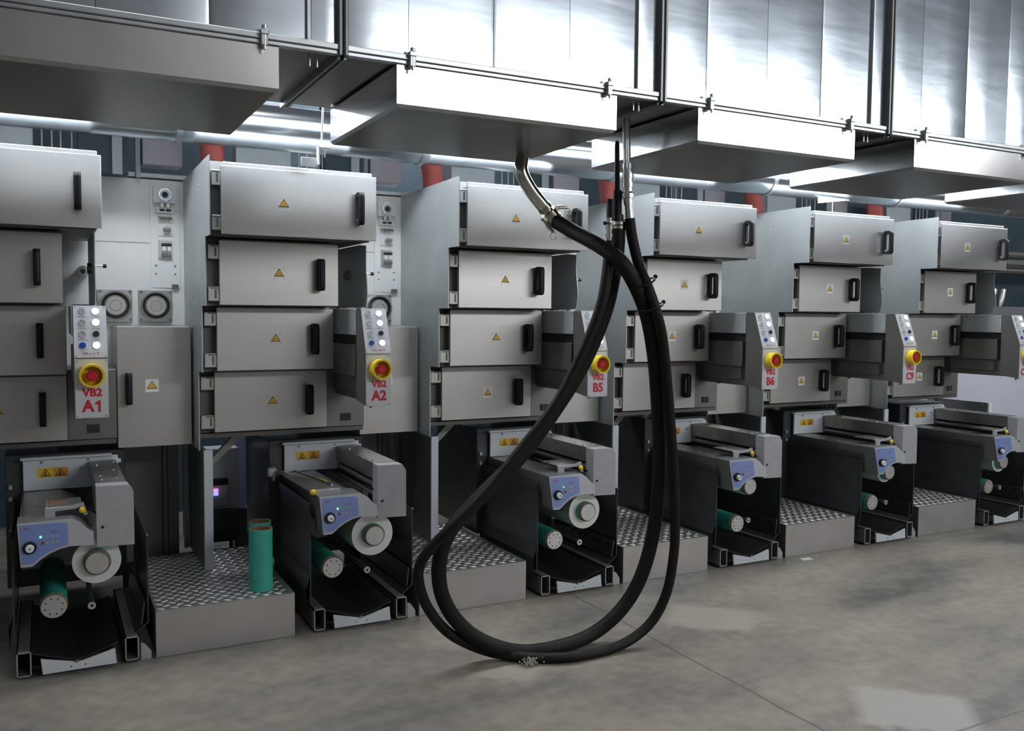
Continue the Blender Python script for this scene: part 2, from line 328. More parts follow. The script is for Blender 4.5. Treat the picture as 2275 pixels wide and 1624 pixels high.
def build_tower(i):
    t = thing('drying_tower', (-0.3, 0.65, 0.88))
    mb = MB()                                    # dark inner carcass
    for k, (x0, x1, z0, z1, y, hx, lx, lz) in enumerate(TIERS):
        mb.box(-0.694, x1-0.02, y+0.055, 1.06, z0-0.004, z1+0.012, chan)
    mb.build('inner_carcass', t)
    for k, (x0, x1, z0, z1, y, hx, lx, lz) in enumerate(TIERS):
        h = MB()
        h.box(x0+0.012, x1-0.015, y+0.024, 1.05, z0+0.004, z1+(0.022 if k == 0 else 0.006), steel, 0.003)
        if k == 0: h.box(-0.690, x0+0.012, y+0.034, 1.05, z1-0.03, z1+0.022, steel)
        h.build('tier_housing', t)
        d = MB().box(x0, x1, y, y+0.020, z0, z1, steel, 0.0025).build('door', t)
        hb = MB()
        zc = (z0+z1)/2 if k else 2.121; hh = 0.078
        loop_handle(hb, hx, y, zc)
        hb.build('handle', d)
        lb = MB(); warn_label(lb, lx, y, lz, 0.031, k in CLEAR.get(i, ())); lb.build('warning_label', d)
        for zz in (z1-0.058, z0+0.055):
            g = MB().box(-0.687, x0+0.002, y+0.010, y+0.045, zz-0.036, zz+0.036, hinge_m, 0.003)
            g.box(x0-0.020, x0-0.012, y+0.006, y+0.011, zz-0.022, zz+0.022, chan)
            g.box(x0-0.040, x0-0.004, y+0.006, y+0.011, zz+0.026, zz+0.032, chan)
            g.build('hinge', d)
    sp = MB().prism([(0.212, 2.335), (1.10, 2.325), (1.10, 0.868), (0.615, 0.868), (0.615, 1.284), (0.484, 1.284), (0.484, 1.622), (0.352, 1.622), (0.352, 1.958), (0.212, 1.958)], 0, -0.702, -0.697, galv).build('side_plate', t)
    for (by, bz) in ((0.55, 2.23), (0.56, 1.96), (0.98, 2.26), (1.04, 1.92), (0.72, 1.64), (1.05, 1.60), (0.93, 1.66), (0.98, 1.00)):
        MB().cyl((-0.702, by, bz), (-0.706, by, bz), 0.006, alum, 10).build('bolt', sp)
    # wavy guard plate to the right of the second tier
    pts = [(0.96, 1.955), (0.40, 1.955)]
    for k in range(13):
        u = k/12; pts.append((0.305-0.013*math.sin(u*math.pi*2.0+2.6)-0.04*math.sin(u*math.pi)*0.6, 1.945-u*0.32))
    pts += [(0.40, 1.622), (0.96, 1.622)]
    g = MB().prism(pts, 0, 0.098, 0.102, galv); g.box(0.02, 0.100, 0.36, 1.05, 1.618, 1.622, steel_dk)
    if i != 3: g.build('web_guard', t)
    if i != 3:
        k = MB().cyl((0.098, 0.62, 1.80), (0.080, 0.62, 1.80), 0.026, castd, 18); k.cyl((0.081, 0.62, 1.80), (0.0795, 0.62, 1.80), 0.011, gap, 12); k.build('roller_end', t)
    if i != 3:
        k = MB().cyl((0.10, 0.33, 1.80), (0.14, 0.33, 1.80), 0.004, alum, 8); k.cyl((0.135, 0.33, 1.80), (0.15, 0.33, 1.80), 0.009, plast, 12); k.build('clamp_knob', t)
    k = MB().box(-0.019, 0.205, 0.66, 1.05, 0.950, 1.30, steel_dk, 0.003); k.build('lower_panel', t)
    k = MB().box(0.07, 0.125, 0.652, 0.66, 0.985, 1.025, gap); k.build('vent_slot', t)
    k = MB().box(-0.69, 0.20, 0.66, 1.05, 0.925, 0.948, chan); k.build('base_tray', t)
    k = MB().prism([(-0.66, 0.72), (-0.62, 0.72), (-0.40, 0.93), (-0.46, 0.93)], 1, 0.86, 0.90, castd); k.build('diagonal_brace', t)
    return t

def build_pendant(i):
    t = thing('control_pendant', (0.065, 0.35, 1.13))
    MB().prism([(0.003, 1.131), (0.003, 1.388), (0.084, 1.615), (0.155, 1.615), (0.155, 1.150)], 0, 0.0, 0.130, steel_dk).build('housing', t)
    tl = math.atan2(0.082, 0.227)
    def onp(z, d=0.0): return 0.082*(z-1.388)/0.227 - d*math.cos(tl), z + d*math.sin(tl)
    p = MB(); vs = []
    for d in (0.0, 0.003):
        for z in (1.391, 1.614):
            yy, zz = onp(z, d)
            for xx in (0.0, 0.130): vs.append((xx, yy, zz))
    p.add(vs, [(0, 1, 3, 2), (4, 6, 7, 5), (0, 4, 5, 1), (2, 3, 7, 6), (0, 2, 6, 4), (1, 5, 7, 3)], panelw)
    for xx in (0.008, 0.122):
        for z in (1.397, 1.608):
            a = onp(z, 0.003); b = onp(z, 0.005); p.cyl((xx, *a), (xx, *b), 0.0028, castd, 8)
    for z in (1.612-0.012, 1.563, 1.513, 1.465):           # small printed captions above the buttons
        for xx in (0.033, 0.087):
            a = onp(z+0.001 if z < 1.6 else z+0.006, 0.0034)
            vv = []
            for dz in (0, 0.0035):
                yy, zz = onp((z if z < 1.6 else z+0.006)+dz, 0.0034)
                vv += [(xx-0.018, yy, zz), (xx+0.018, yy, zz)]
            p.add(vv, [(0, 1, 3, 2)], greyink)
    p = p.build('button_panel', t)
    for r, z in enumerate((1.588, 1.539, 1.489, 1.441)):
        for c, xx in enumerate((0.033, 0.087)):
            a = Vector((xx, *onp(z, 0.003))); n = Vector((0, -math.cos(tl), math.sin(tl)))
            b = MB().ring(a, a+n*0.006, 0.0155, 0.0115, greybtn, 18)
            cm = (bluebtn if r == 3 else greybtn) if c == 0 else (plast if r == 2 else litbtn)
            b.cyl(a, a+n*(0.011 if cm is not greybtn else 0.005), 0.0125 if cm is not litbtn else 0.0145, cm, 18)
            b.build('push_button', p)
    a = onp(1.405, 0.0035); text_mesh('VB-ULT', 0.021, pinktext, (0.065, *a), -tl, 0.0004, 'panel_lettering', p, 0.0002)
    s = MB().box(0.0, 0.130, -0.003, 0.003, 1.131, 1.386, panelw, 0.001)
    for xx in (0.008, 0.122):
        for z in (1.139, 1.377): s.cyl((xx, -0.003, z), (xx, -0.0055, z), 0.0028, castd, 8)
    s = s.build('stop_panel', t)
    e = MB().ring((0.065, -0.003, 1.316), (0.065, -0.056, 1.316), 0.050, 0.041, yellow, 32)
    for k in range(16):
        an = 2*math.pi*k/16; e.box(0.065+math.cos(an)*0.0455-0.003, 0.065+math.cos(an)*0.0455+0.003, -0.044, -0.008, 1.316+math.sin(an)*0.0455-0.003, 1.316+math.sin(an)*0.0455+0.003, yellow)
    e.build('stop_guard', s)
    e = MB().cyl((0.065, -0.003, 1.316), (0.065, -0.030, 1.316), 0.014, red, 18); e.cyl((0.065, -0.030, 1.316), (0.065, -0.046, 1.316), 0.021, red, 22, r1=0.023); e.cyl((0.065, -0.046, 1.316), (0.065, -0.052, 1.316), 0.023, red, 22, r1=0.016)
    e.cyl((0.065, -0.003, 1.316), (0.065, -0.005, 1.316), 0.041, ylab, 24)
    e.build('stop_button', s)
    text_mesh('VB2', 0.046, redtext, (0.067, -0.0035, 1.240), 0, 0.0006, 'unit_lettering', s, 0.0018, 1.0)
    if '1' not in UNITS[i]: text_mesh(UNITS[i], 0.068, redtext, (0.067, -0.0035, 1.181), 0, 0.0006, 'unit_lettering', s, 0.0026, 0.95)
    else:                                       # the figure one has a flag, as on the plate
        text_mesh(UNITS[i][0], 0.068, redtext, (0.050 if i == 0 else 0.038, -0.0035, 1.181), 0, 0.0006, 'unit_lettering', s, 0.0026, 0.95)
        ox = 0.090 if i == 0 else 0.071
        MB().prism([(ox-0.001, 1.157), (ox+0.009, 1.157), (ox+0.009, 1.207), (ox+0.002, 1.207), (ox-0.013, 1.195), (ox-0.013, 1.187), (ox-0.001, 1.192)], 1, -0.0042, -0.003, redtext).build('unit_lettering', s)
        if i == 5: text_mesh('0', 0.068, redtext, (0.100, -0.0035, 1.181), 0, 0.0006, 'unit_lettering', s, 0.0026, 0.85)
    a = MB().box(-0.004, 0.125, 0.158, 0.70, 1.480, 1.613, galv, 0.002)
    for yy in (0.17, 0.45):
        for zz in (1.495, 1.60): a.cyl((-0.004, yy, zz), (-0.007, yy, zz), 0.004, castd, 8)
    a.build('arm_cover', t)
    MB().box(0.02, 0.12, 0.15, 0.66, 1.425, 1.482, gap).build('arm_core', t)
    MB().box(0.002, 0.125, 0.190, 0.66, 1.266, 1.428, steel_dk, 0.003).build('arm_box', t)
    MB().box(0.026, 0.125, 0.226, 0.66, 1.178, 1.264, steel_dk, 0.003).build('arm_box', t)
    MB().box(0.04, 0.120, 0.152, 0.66, 1.140, 1.180, steel_dk, 0.003).build('arm_bracket', t)
    MB().cyl((0.04, 0.05, 1.14), (0.04, 0.05, 1.118), 0.007, castd, 10).build('cable_gland', t)
    return tag(t, 'tilted grey control pendant with lit buttons and yellow emergency stop, lettered VB2 %s' % UNITS[i], 'control panel', 'control pendants along the machine row')

def build_side_cabinet():
    t = thing('side_cabinet', (0.397, 0.94, 0.882))
    MB().box(0.217, 0.577, 0.792, 1.09, 0.884, 1.513, steel, 0.003).build('body', t)
    d = MB().box(0.215, 0.579, 0.770, 0.792, 0.882, 1.511, steel, 0.0025).build('door', t)
    h = MB(); z0, z1 = 1.113, 1.270
    loop_handle(h, 0.268, 0.770, (z0+z1)/2)
    h.build('handle', d)
    l = MB(); warn_label(l, 0.383, 0.770, 1.203, 0.032); l.build('warning_label', d)
    return t

def build_instruments():
    t = thing('instrument_panel', (0.38, 1.13, 0.88))
    MB().box(-0.06, 0.620, 1.105, 1.16, 0.88, 2.318, white, 0.002).build('back_panel', t)
    j = MB().box(0.105, 0.415, 1.1035, 1.105, 1.966, 1.969, chan); j.build('seam', t)
    h = MB().box(0.418, 0.572, 1.098, 1.105, 1.722, 2.312, white, 0.0015)
    for (x, z) in ((0.442, 2.30), (0.53, 2.295), (0.445, 1.80), (0.545, 1.80), (0.445, 1.845), (0.545, 1.845)): h.cyl((x, 1.098, z), (x, 1.094, z), 0.005, castd, 8)
    h = h.build('hatch', t)
    q = MB().box(0.434, 0.553, 1.080, 1.098, 2.190, 2.280, white, 0.002); q.ring((0.494, 1.080, 2.236), (0.494, 1.070, 2.236), 0.034, 0.027, alum, 24); q.cyl((0.494, 1.081, 2.236), (0.494, 1.074, 2.236), 0.027, castd, 24); q.cyl((0.494, 1.076, 2.236), (0.494, 1.073, 2.236), 0.016, gap, 20)
    q.build('port_block', h)
    q = MB().box(0.448, 0.542, 1.085, 1.098, 2.135, 2.170, white, 0.002)
    for k in range(2): q.box(0.466+k*0.034, 0.492+k*0.034, 1.082, 1.086, 2.146, 2.157, gap); q.box(0.470+k*0.03, 0.486+k*0.03, 1.070, 1.098, 2.166, 2.188, brass)
    q.build('fuse_block', h)
    q = MB()
    for k in range(3): q.cyl((0.465+k*0.024, 1.098, 2.112), (0.475+k*0.024, 1.060, 2.104), 0.008, brass, 10)
    q.build('fitting_row', h)
    q = MB().box(0.455, 0.535, 1.092, 1.098, 2.010, 2.075, white, 0.001); q.cyl((0.500, 1.092, 2.045), (0.500, 1.070, 2.045), 0.020, alum, 18); q.box(0.482, 0.520, 1.050, 1.072, 2.037, 2.053, castd, 0.002)
    q.build('selector_switch', h)
    q = MB().box(0.458, 0.530, 1.090, 1.098, 1.882, 1.985, alum, 0.001)
    for k in range(2):
        q.box(0.476+k*0.026, 0.496+k*0.026, 1.070, 1.090, 1.925, 1.950, white, 0.001); q.box(0.474+k*0.026, 0.498+k*0.026, 1.066, 1.090, 1.955, 1.968, gap); q.box(0.474+k*0.026, 0.498+k*0.026, 1.066, 1.090, 1.896, 1.912, castd)
    q.build('valve_pair', h)
    MB().box(0.525, 0.560, 1.075, 1.098, 1.722, 1.742, castd, 0.002).build('latch', h)
    for gx in (0.234, 0.440):
        g = MB().box(gx-0.090, gx+0.086, 1.090, 1.105, 1.530, 1.708, alum, 0.003)
        for sx in (-1, 1):
            for sz in (-1, 1): g.cyl((gx+sx*0.075, 1.090, 1.62+sz*0.077), (gx+sx*0.075, 1.085, 1.62+sz*0.077), 0.007, castd, 10)
        g.ring((gx, 1.090, 1.621), (gx, 1.062, 1.621), 0.081, 0.071, chrome, 36)
        g = g.build('round_cover', t)
        q = MB().cyl((gx, 1.088, 1.621), (gx, 1.082, 1.621), 0.070, gap, 36); q.build('seal_ring', g)
        q = MB().cyl((gx, 1.082, 1.621), (gx, 1.058, 1.621), 0.058, disc_m, 36, r1=0.050); q.ring((gx, 1.058, 1.621), (gx, 1.0565, 1.621), 0.030, 0.028, chrome, 30); q.build('disc', g)
    k = MB().cyl((0.075, 1.02, 1.80), (0.075, 1.105, 1.80), 0.030, alum, 22); k.cyl((0.075, 1.021, 1.80), (0.075, 1.018, 1.80), 0.013, gap, 16); k.build('spindle', t)
    return t

# ------------------------------------------------------------------ unwinder
FACE = [(-0.230, 0.692), (-0.020, 0.695), (0.015, 0.672), (0.040, 0.643), (0.062, 0.630), (0.062, 0.575), (-0.034, 0.579), (-0.072, 0.571), (-0.110, 0.556), (-0.142, 0.537), (-0.165, 0.518), (-0.178, 0.510), (-0.219, 0.511)]
BLUE = [(-0.222, 0.685), (-0.040, 0.682), (-0.036, 0.588), (-0.074, 0.580), (-0.112, 0.565), (-0.146, 0.545), (-0.172, 0.522), (-0.214, 0.521)]
def build_unwinder(i):
    t = thing('roll_unwinder', (0.0, 0.5, 0.0))
    def ply(z): return 0.010+0.030*(z-0.60)/0.18
    def tprism(mb, poly, d0, d1, m):
        n = len(poly); vs = [(x, ply(z)+d0, z) for x, z in poly]+[(x, ply(z)+d1, z) for x, z in poly]
        mb.add(vs, [list(range(n))[::-1], list(range(n, 2*n))]+[(k, (k+1) % n, n+(k+1) % n, n+k) for k in range(n)], m)
    h = MB(); tprism(h, FACE, 0.0, 0.14, skirt); tprism(h, FACE, -0.003, 0.0, casting); h = h.build('control_head', t)
    b = MB(); tprism(b, BLUE, -0.005, -0.003, blue)
    for (x, z) in ((-0.216, 0.678), (-0.047, 0.676), (-0.043, 0.594), (-0.208, 0.527)): b.cyl((x, ply(z)-0.005, z), (x, ply(z)-0.0065, z), 0.004, alum, 8)
    for k in range(3):
        for zz in (0.628, 0.604): b.cyl((-0.117+k*0.019, ply(zz)-0.005, zz), (-0.117+k*0.019, ply(zz)-0.006, zz), 0.006, greybtn if (k+int(zz*1000)) % 2 else greyink, 12)
    b.box(-0.205, -0.185, ply(0.668)-0.0055, ply(0.668)-0.005, 0.666, 0.670, redtext); b.box(-0.106, -0.078, ply(0.648)-0.0055, ply(0.648)-0.005, 0.6465, 0.6495, redtext)
    b = b.build('blue_panel', h)
    y = ply(0.59)
    k = MB().cyl((-0.184, y-0.004, 0.590), (-0.184, y-0.020, 0.590), 0.027, plast, 28, r1=0.025); k.cyl((-0.184, y-0.020, 0.590), (-0.184, y-0.034, 0.590), 0.017, white, 22, r1=0.015); k.cyl((-0.184, y-0.034, 0.590), (-0.184, y-0.035, 0.590), 0.006, greyink, 14)
    k.build('dial_knob', h)
    MB().cyl((-0.143, ply(.63)-0.004, 0.630), (-0.143, ply(.63)-0.009, 0.630), 0.0042 if i < 2 else 0.003, ledg if i < 3 else greybtn, 10).build('green_lamp', h)
    MB().cyl((-0.134, ply(.604)-0.004, 0.604), (-0.134, ply(.604)-0.009, 0.604), 0.006, ledr, 12).build('red_key', h)
    # deck behind the head
    d = MB().prism([(-0.215, 0.688), (-0.050, 0.690), (0.0, 0.665), (0.050, 0.630), (0.050, 0.58), (-0.215, 0.575)], 1, 0.14, 0.775, deckm)
    d = d.build('deck', t)
    MB().box(-0.224, -0.216, 0.15, 0.85, 0.56, 0.686, skirt).build('deck_skirt', t)
    for (x, yy) in ((-0.16, 0.70), (-0.16, 0.55), (-0.16, 0.40), (-0.06, 0.62), (-0.08, 0.33)): MB().cyl((x, yy, 0.688), (x, yy, 0.693), 0.006, alum, 10).build('deck_bolt', d)
    # hinged flap with yellow ball
    if i == 1:
        f = thing_part('flap', t)
        m = MB(); m.add([(-0.315, 0.66, 0.735), (-0.200, 0.66, 0.705), (-0.10, 0.13, 0.712), (-0.245, 0.10, 0.700), (-0.315, 0.66, 0.731), (-0.200, 0.66, 0.701), (-0.10, 0.13, 0.708), (-0.245, 0.10, 0.696)], [(0, 1, 2, 3), (7, 6, 5, 4), (0, 3, 7, 4), (1, 0, 4, 5), (2, 1, 5, 6), (3, 2, 6, 7)], deckm)
        m.box(-0.255, -0.100, 0.10, 0.112, 0.690, 0.712, casting, 0.002)
        m.box(-0.345, -0.300, 0.62, 0.66, 0.70, 0.745, casting, 0.004)
        m.tube([(-0.20, 0.63, 0.722), (-0.130, 0.15, 0.722)], 0.006, chrome, 8)
        m.box(-0.19, -0.11, 0.30, 0.42, 0.7125, 0.7135, ylab)
        m.build('guard_plate', f); MB().ball((-0.243, 0.086, 0.706), 0.015, yellow, 10).build('yellow_ball', f)
    else:
        f = thing_part('flap', t)
        m = MB().prism([(-0.125, 0.693), (-0.125, 0.727), (-0.118, 0.730), (-0.015, 0.734), (0.028, 0.748), (0.028, 0.738), (0.000, 0.722), (-0.085, 0.717), (-0.085, 0.693)], 1, 0.100, 0.112, casting)
        m.box(-0.125, 0.022, 0.112, 0.30, 0.727, 0.733, deckm, 0.001); m.box(-0.11, -0.035, 0.15, 0.26, 0.7332, 0.7336, kraft if i == 0 else deckm)
        for (x, yy) in ((-0.118, 0.13), (-0.118, 0.20), (-0.118, 0.27)): m.cyl((x, yy, 0.733), (x, yy, 0.737), 0.004, alum, 8)
        m.prism([(0.010, 0.735), (0.030, 0.740), (0.045, 0.690), (0.030, 0.688)], 1, 0.102, 0.110, casting)
        m.build('guard_plate', f); MB().ball((0.022, 0.096, 0.713), 0.014, yellow, 10).build('yellow_ball', f)
    # white rear panel
    p = MB().box(-0.220, 0.215, 0.785, 0.80, 0.690, 0.846, wpanel, 0.002); p.box(-0.232, 0.185, 0.772, 0.81, 0.844, 0.858, wpanel, 0.003); p.box(0.185, 0.228, 0.778, 0.81, 0.806, 0.826, wpanel, 0.002)
    for (x, z) in ((-0.137, 0.832), (0.075, 0.833), (0.040, 0.790)): p.cyl((x, 0.785, z), (x, 0.781, z), 0.006, castd, 8)
    p = p.build('rear_panel', t)
    l = MB(); l.box(-0.154, -0.086, 0.7825, 0.785, 0.755, 0.801, ylab); l.box(-0.086, -0.019, 0.7825, 0.785, 0.755, 0.801, orange)
    for cx in (-0.120, -0.053):
        mi = ylab if cx < -0.1 else orange
        l.prism([(cx-0.024, 0.759), (cx+0.024, 0.759), (cx, 0.798)], 1, 0.7815, 0.7825, ink); l.prism([(cx-0.018, 0.7625), (cx+0.018, 0.7625), (cx, 0.7915)], 1, 0.7808, 0.7815, mi)
        l.box(cx-0.004, cx+0.002, 0.780, 0.7808, 0.766, 0.782, ink); l.box(cx-0.009, cx+0.008, 0.780, 0.7808, 0.764, 0.768, ink)
    l.build('warning_label', p)
    # doctor-blade beam with the silver end casting
    c = MB().prism([(0.076, 0.823), (0.207, 0.821), (0.228, 0.790), (0.229, 0.549), (0.076, 0.555)], 1, 0.045, 0.125, casting); c = c.build('end_casting', t)
    MB().cyl((0.10, 0.047, 0.640), (0.10, 0.040, 0.640), 0.006, plast, 10).build('peg', c)
    q = MB().prism([(0.080, 0.824), (0.198, 0.826), (0.215, 0.80), (0.215, 0.742), (0.080, 0.740)], 1, 0.125, 0.770, castd); q = q.build('top_beam', t)
    for (x, yy) in ((0.105, 0.20), (0.105, 0.30), (0.105, 0.62), (0.17, 0.22), (0.17, 0.45), (0.185, 0.68)): MB().cyl((x, yy, 0.824), (x, yy, 0.830), 0.007, chrome, 10).build('bolt', q)
    MB().box(0.110, 0.205, 0.125, 0.770, 0.645, 0.740, gap).build('beam_core', t)
    MB().cyl((0.100, 0.125, 0.708), (0.100, 0.770, 0.708), 0.018, castd, 14).build('roller_shaft', t)
    MB().cyl((0.094, 0.125, 0.660), (0.094, 0.770, 0.660), 0.012, castd, 12).build('roller_shaft', t)
    MB().tube([(0.05, 0.20, 0.70), (0.075, 0.13, 0.690), (0.095, 0.055, 0.684)], 0.006, plast, 8).build('lever', t)
    # impression drum behind the head
    MB().cyl((-0.06, 0.20, 0.610), (-0.06, 0.765, 0.610), 0.038, alum, 28).build('drum', t)
    sd = MB().prism([(-0.235, 0.585), (-0.02, 0.585), (0.05, 0.40), (0.02, 0.30), (-0.235, 0.30)], 1, 0.77, 0.79, wpanel); sd.build('back_web_plate', t)
    # black frame
    MB().box(-0.300, 0.250, 0.815, 1.46, 0.20, 0.870, blackp, 0.004).build('rear_housing', t)
    pl = MB(); pl.prism([(0.106, 0.25), (0.106, 0.640), (0.13, 0.646), (0.82, 0.646), (0.82, 0.14), (0.115, 0.14)], 0, -0.256, -0.250, blackp)
    pl.box(-0.262, -0.250, 0.106, 0.82, 0.610, 0.646, blackp, 0.002)
    pl.add([(-0.253, 0.108, 0.29), (-0.274, 0.112, 0.215), (-0.272, 0.112, 0.10), (-0.274, 0.82, 0.215), (-0.272, 0.82, 0.10), (-0.253, 0.82, 0.29)], [(0, 1, 3, 5), (1, 2, 4, 3)], blackp)
    pl.build('frame_plate', t)
    pr = MB().prism([(0.108, 0.165), (0.108, 0.570), (0.82, 0.570), (0.82, 0.165)], 0, 0.284, 0.290, blackp)
    pr.add([(0.287, 0.108, 0.168), (0.226, 0.112, 0.116), (0.226, 0.82, 0.116), (0.287, 0.82, 0.168), (0.290, 0.108, 0.163), (0.229, 0.112, 0.111), (0.229, 0.82, 0.111), (0.290, 0.82, 0.163)], [(0, 1, 2, 3), (7, 6, 5, 4), (0, 4, 5, 1)], blackp)
    pr.cyl((0.287, 0.108, 0.572), (0.287, 0.104, 0.572), 0.004, alum, 8)
    pr.build('frame_plate', t)
    gr = MB(); gr.add([(0.255, 0.115, 0.155), (0.268, 0.115, 0.255), (0.268, 0.80, 0.255), (0.255, 0.80, 0.155), (0.262, 0.115, 0.153), (0.276, 0.115, 0.255), (0.276, 0.80, 0.255), (0.262, 0.80, 0.153)], [(0, 1, 2, 3), (7, 6, 5, 4), (0, 4, 5, 1), (3, 2, 6, 7), (1, 5, 6, 2), (0, 3, 7, 4)], blackp); gr = gr.build('guide_plate', t)
    if i < 2:
        for k in range(9):
            yy = 0.15+k*0.045; s = MB(); s.add([(0.2605, yy, 0.198), (0.2665, yy+0.030, 0.243), (0.2665, yy+0.038, 0.243), (0.2605, yy+0.008, 0.198)], [(0, 1, 2, 3)], castd); 
            s.add([(0.2615, yy, 0.198), (0.2675, yy+0.030, 0.243), (0.2675, yy+0.038, 0.243), (0.2615, yy+0.008, 0.198)], [(3, 2, 1, 0)], castd); s.build('slot', gr)
    else:
        for k in range(6): MB().cyl((0.2640, 0.17+k*0.075+(k % 2)*0.02, 0.222), (0.2600, 0.17+k*0.075+(k % 2)*0.02, 0.222), 0.014, gap, 14).build('hole', gr)
    tr = MB(); prof = [(-0.195, 0.112), (-0.12, 0.088), (-0.05, 0.066), (-0.01, 0.060), (0.03, 0.064), (0.09, 0.082), (0.16, 0.108)]
    vs = []
    for (x, z) in prof: vs += [(x, 0.075, z), (x, 0.80, z), (x, 0.075, z-0.006), (x, 0.80, z-0.006)]
    fs = []
    for k in range(len(prof)-1): a = k*4; fs += [(a, a+1, a+5, a+4), (a+2, a+6, a+7, a+3), (a, a+4, a+6, a+2)]
    tr.add(vs, fs, blackg); tr.build('drip_tray', t)
    for (x0, x1) in ((-0.246, -0.189), (0.185, 0.243)):
        m = MB(); z0, z1 = 0.011, 0.119; w_ = 0.005
        m.box(x0, x1, 0.072, 0.86, z1-w_, z1, skirt); m.box(x0, x1, 0.072, 0.86, z0, z0+w_, skirt); m.box(x0, x0+w_, 0.072, 0.86, z0, z1, skirt); m.box(x1-w_, x1, 0.072, 0.86, z0, z1, skirt)
        for a in ((x0, x1, z1-w_, z1), (x0, x1, z0, z0+w_), (x0, x0+w_, z0, z1), (x1-w_, x1, z0, z1)): m.box(a[0], a[1], 0.070, 0.072, a[2], a[3], hinge_m)
        m.box(x0+0.006, x1-0.006, 0.30, 0.31, z0+0.006, z1-0.006, gap)
        m.build('frame_tube', t)
        MB().box(x0+0.008, x1-0.008, 0.12, 0.80, 0.0, 0.012, blackg).build('foot', t)
    m = MB().prism([(-0.153, 0.084), (-0.026, 0.052), (0.008, 0.050), (0.142, 0.084), (0.148, 0.016), (-0.146, 0.016)], 1, 0.052, 0.062, wpanel)
    m.cyl((-0.035, 0.052, 0.033), (-0.035, 0.0505, 0.033), 0.004, castd, 8); m.cyl((0.022, 0.052, 0.034), (0.022, 0.0505, 0.034), 0.004, castd, 8)
    m = m.build('front_lip', t)
    MB().cyl((-0.012, 0.055, 0.056), (-0.012, 0.045, 0.056), 0.007, brass, 10).build('drain_plug', m)
    for sx in (0.252,):
        m = MB().prism([(sx, 0.0), (sx+0.044*(1 if sx > 0 else -1), 0.0), (sx+0.044*(1 if sx > 0 else -1), 0.035), (sx+0.020*(1 if sx > 0 else -1), 0.070), (sx, 0.082)], 1, 0.085, 0.090, hinge_m); m.build('foot_bracket', t)
    MB().tube([(0.055, 0.80, 0.262), (0.055, 0.16, 0.262)], 0.011, castd, 10).build('guide_rod', t)
    m = MB().cyl((0.055, 0.165, 0.262), (0.055, 0.150, 0.262), 0.017, alum, 16); m.cyl((0.055, 0.151, 0.262), (0.055, 0.149, 0.262), 0.007, gap, 12); m.build('rod_cap', t)
    for z in (0.70, 0.64): MB().box(-0.285, -0.268, 0.80, 0.815, z, z+0.022, hinge_m, 0.002).build('catch', t)
    return t
def thing_part(name, parent):
    o = bpy.data.objects.new(name, None); COL.objects.link(o); o.parent = parent; o['_org'] = parent['_org']; o.empty_display_size = 0.02
    return o

def build_film_roll(i, x, z, r, label):
    t = thing('film_roll', (i*PITCH+x, 0.45, z)); ox = i*PITCH
    MB().ring((ox+x, 0.130, z), (ox+x, 0.76, z), r, 0.057, film, 48, film).build('wound_film', t)
    MB().ring((ox+x, 0.100, z), (ox+x, 0.765, z), 0.0572, 0.051, green, 32, kraft).build('green_core', t)
    h = MB().cyl((ox+x, 0.088, z), (ox+x, 0.76, z), 0.0505, alum, 32); h.ring((ox+x, 0.0885, z), (ox+x, 0.0875, z), 0.0505, 0.0465, castd, 32); h.build('end_hub', t)
    return tag(t, label, 'film roll', 'film rolls in the unwinders')
def build_core(i, x, z, label):
    t = thing('empty_core', (i*PITCH+x, 0.45, z)); ox = i*PITCH
    MB().ring((ox+x, 0.122, z), (ox+x, 0.765, z), 0.0565, 0.050, green, 32, kraft).build('green_tube', t)
    c = MB().cyl((ox+x, 0.108, z), (ox+x, 0.76, z), 0.051, alum, 32)
    for k in range(8):
        an = 2*math.pi*k/8+0.3; c.cyl((ox+x+math.cos(an)*0.036, 0.108, z+math.sin(an)*0.036), (ox+x+math.cos(an)*0.036, 0.1065, z+math.sin(an)*0.036), 0.0035, gap, 8)
    c.build('end_cap', t)
    return tag(t, label, 'roll core', 'green cores on the lower shafts')

# ------------------------------------------------------------------ platforms and base posts
def build_platform(label_i):
    t = thing('step_platform', (0.635, 0.6, 0.0))
    b = MB().box(0.316, 0.955, 0.079, 0.084, 0.0, 0.214, platm, 0.001); b.build('front_sheet', t)
    b = MB().box(0.316, 0.320, 0.084, 1.08, 0.0, 0.214, skirt); b.build('side_sheet', t)
    b = MB().box(0.951, 0.955, 0.084, 1.08, 0.0, 0.214, skirt); b.build('side_sheet', t)
    MB().box(0.316, 0.955, 0.079, 1.08, 0.213, 0.218, treadm, 0.001).build('tread_plate', t)
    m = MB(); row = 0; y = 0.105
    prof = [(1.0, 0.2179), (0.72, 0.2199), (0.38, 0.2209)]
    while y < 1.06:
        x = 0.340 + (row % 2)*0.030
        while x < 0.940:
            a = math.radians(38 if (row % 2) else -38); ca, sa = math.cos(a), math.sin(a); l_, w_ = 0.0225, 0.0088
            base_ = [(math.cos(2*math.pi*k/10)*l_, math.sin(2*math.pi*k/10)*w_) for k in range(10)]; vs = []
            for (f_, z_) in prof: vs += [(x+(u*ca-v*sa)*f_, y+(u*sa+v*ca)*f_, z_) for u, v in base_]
            m.add(vs, [list(range(20, 30))]+[(q*10+k, q*10+(k+1) % 10, q*10+10+(k+1) % 10, q*10+10+k) for q in range(2) for k in range(10)], bumpm, True)
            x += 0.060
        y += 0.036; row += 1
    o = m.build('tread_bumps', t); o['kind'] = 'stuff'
    return t
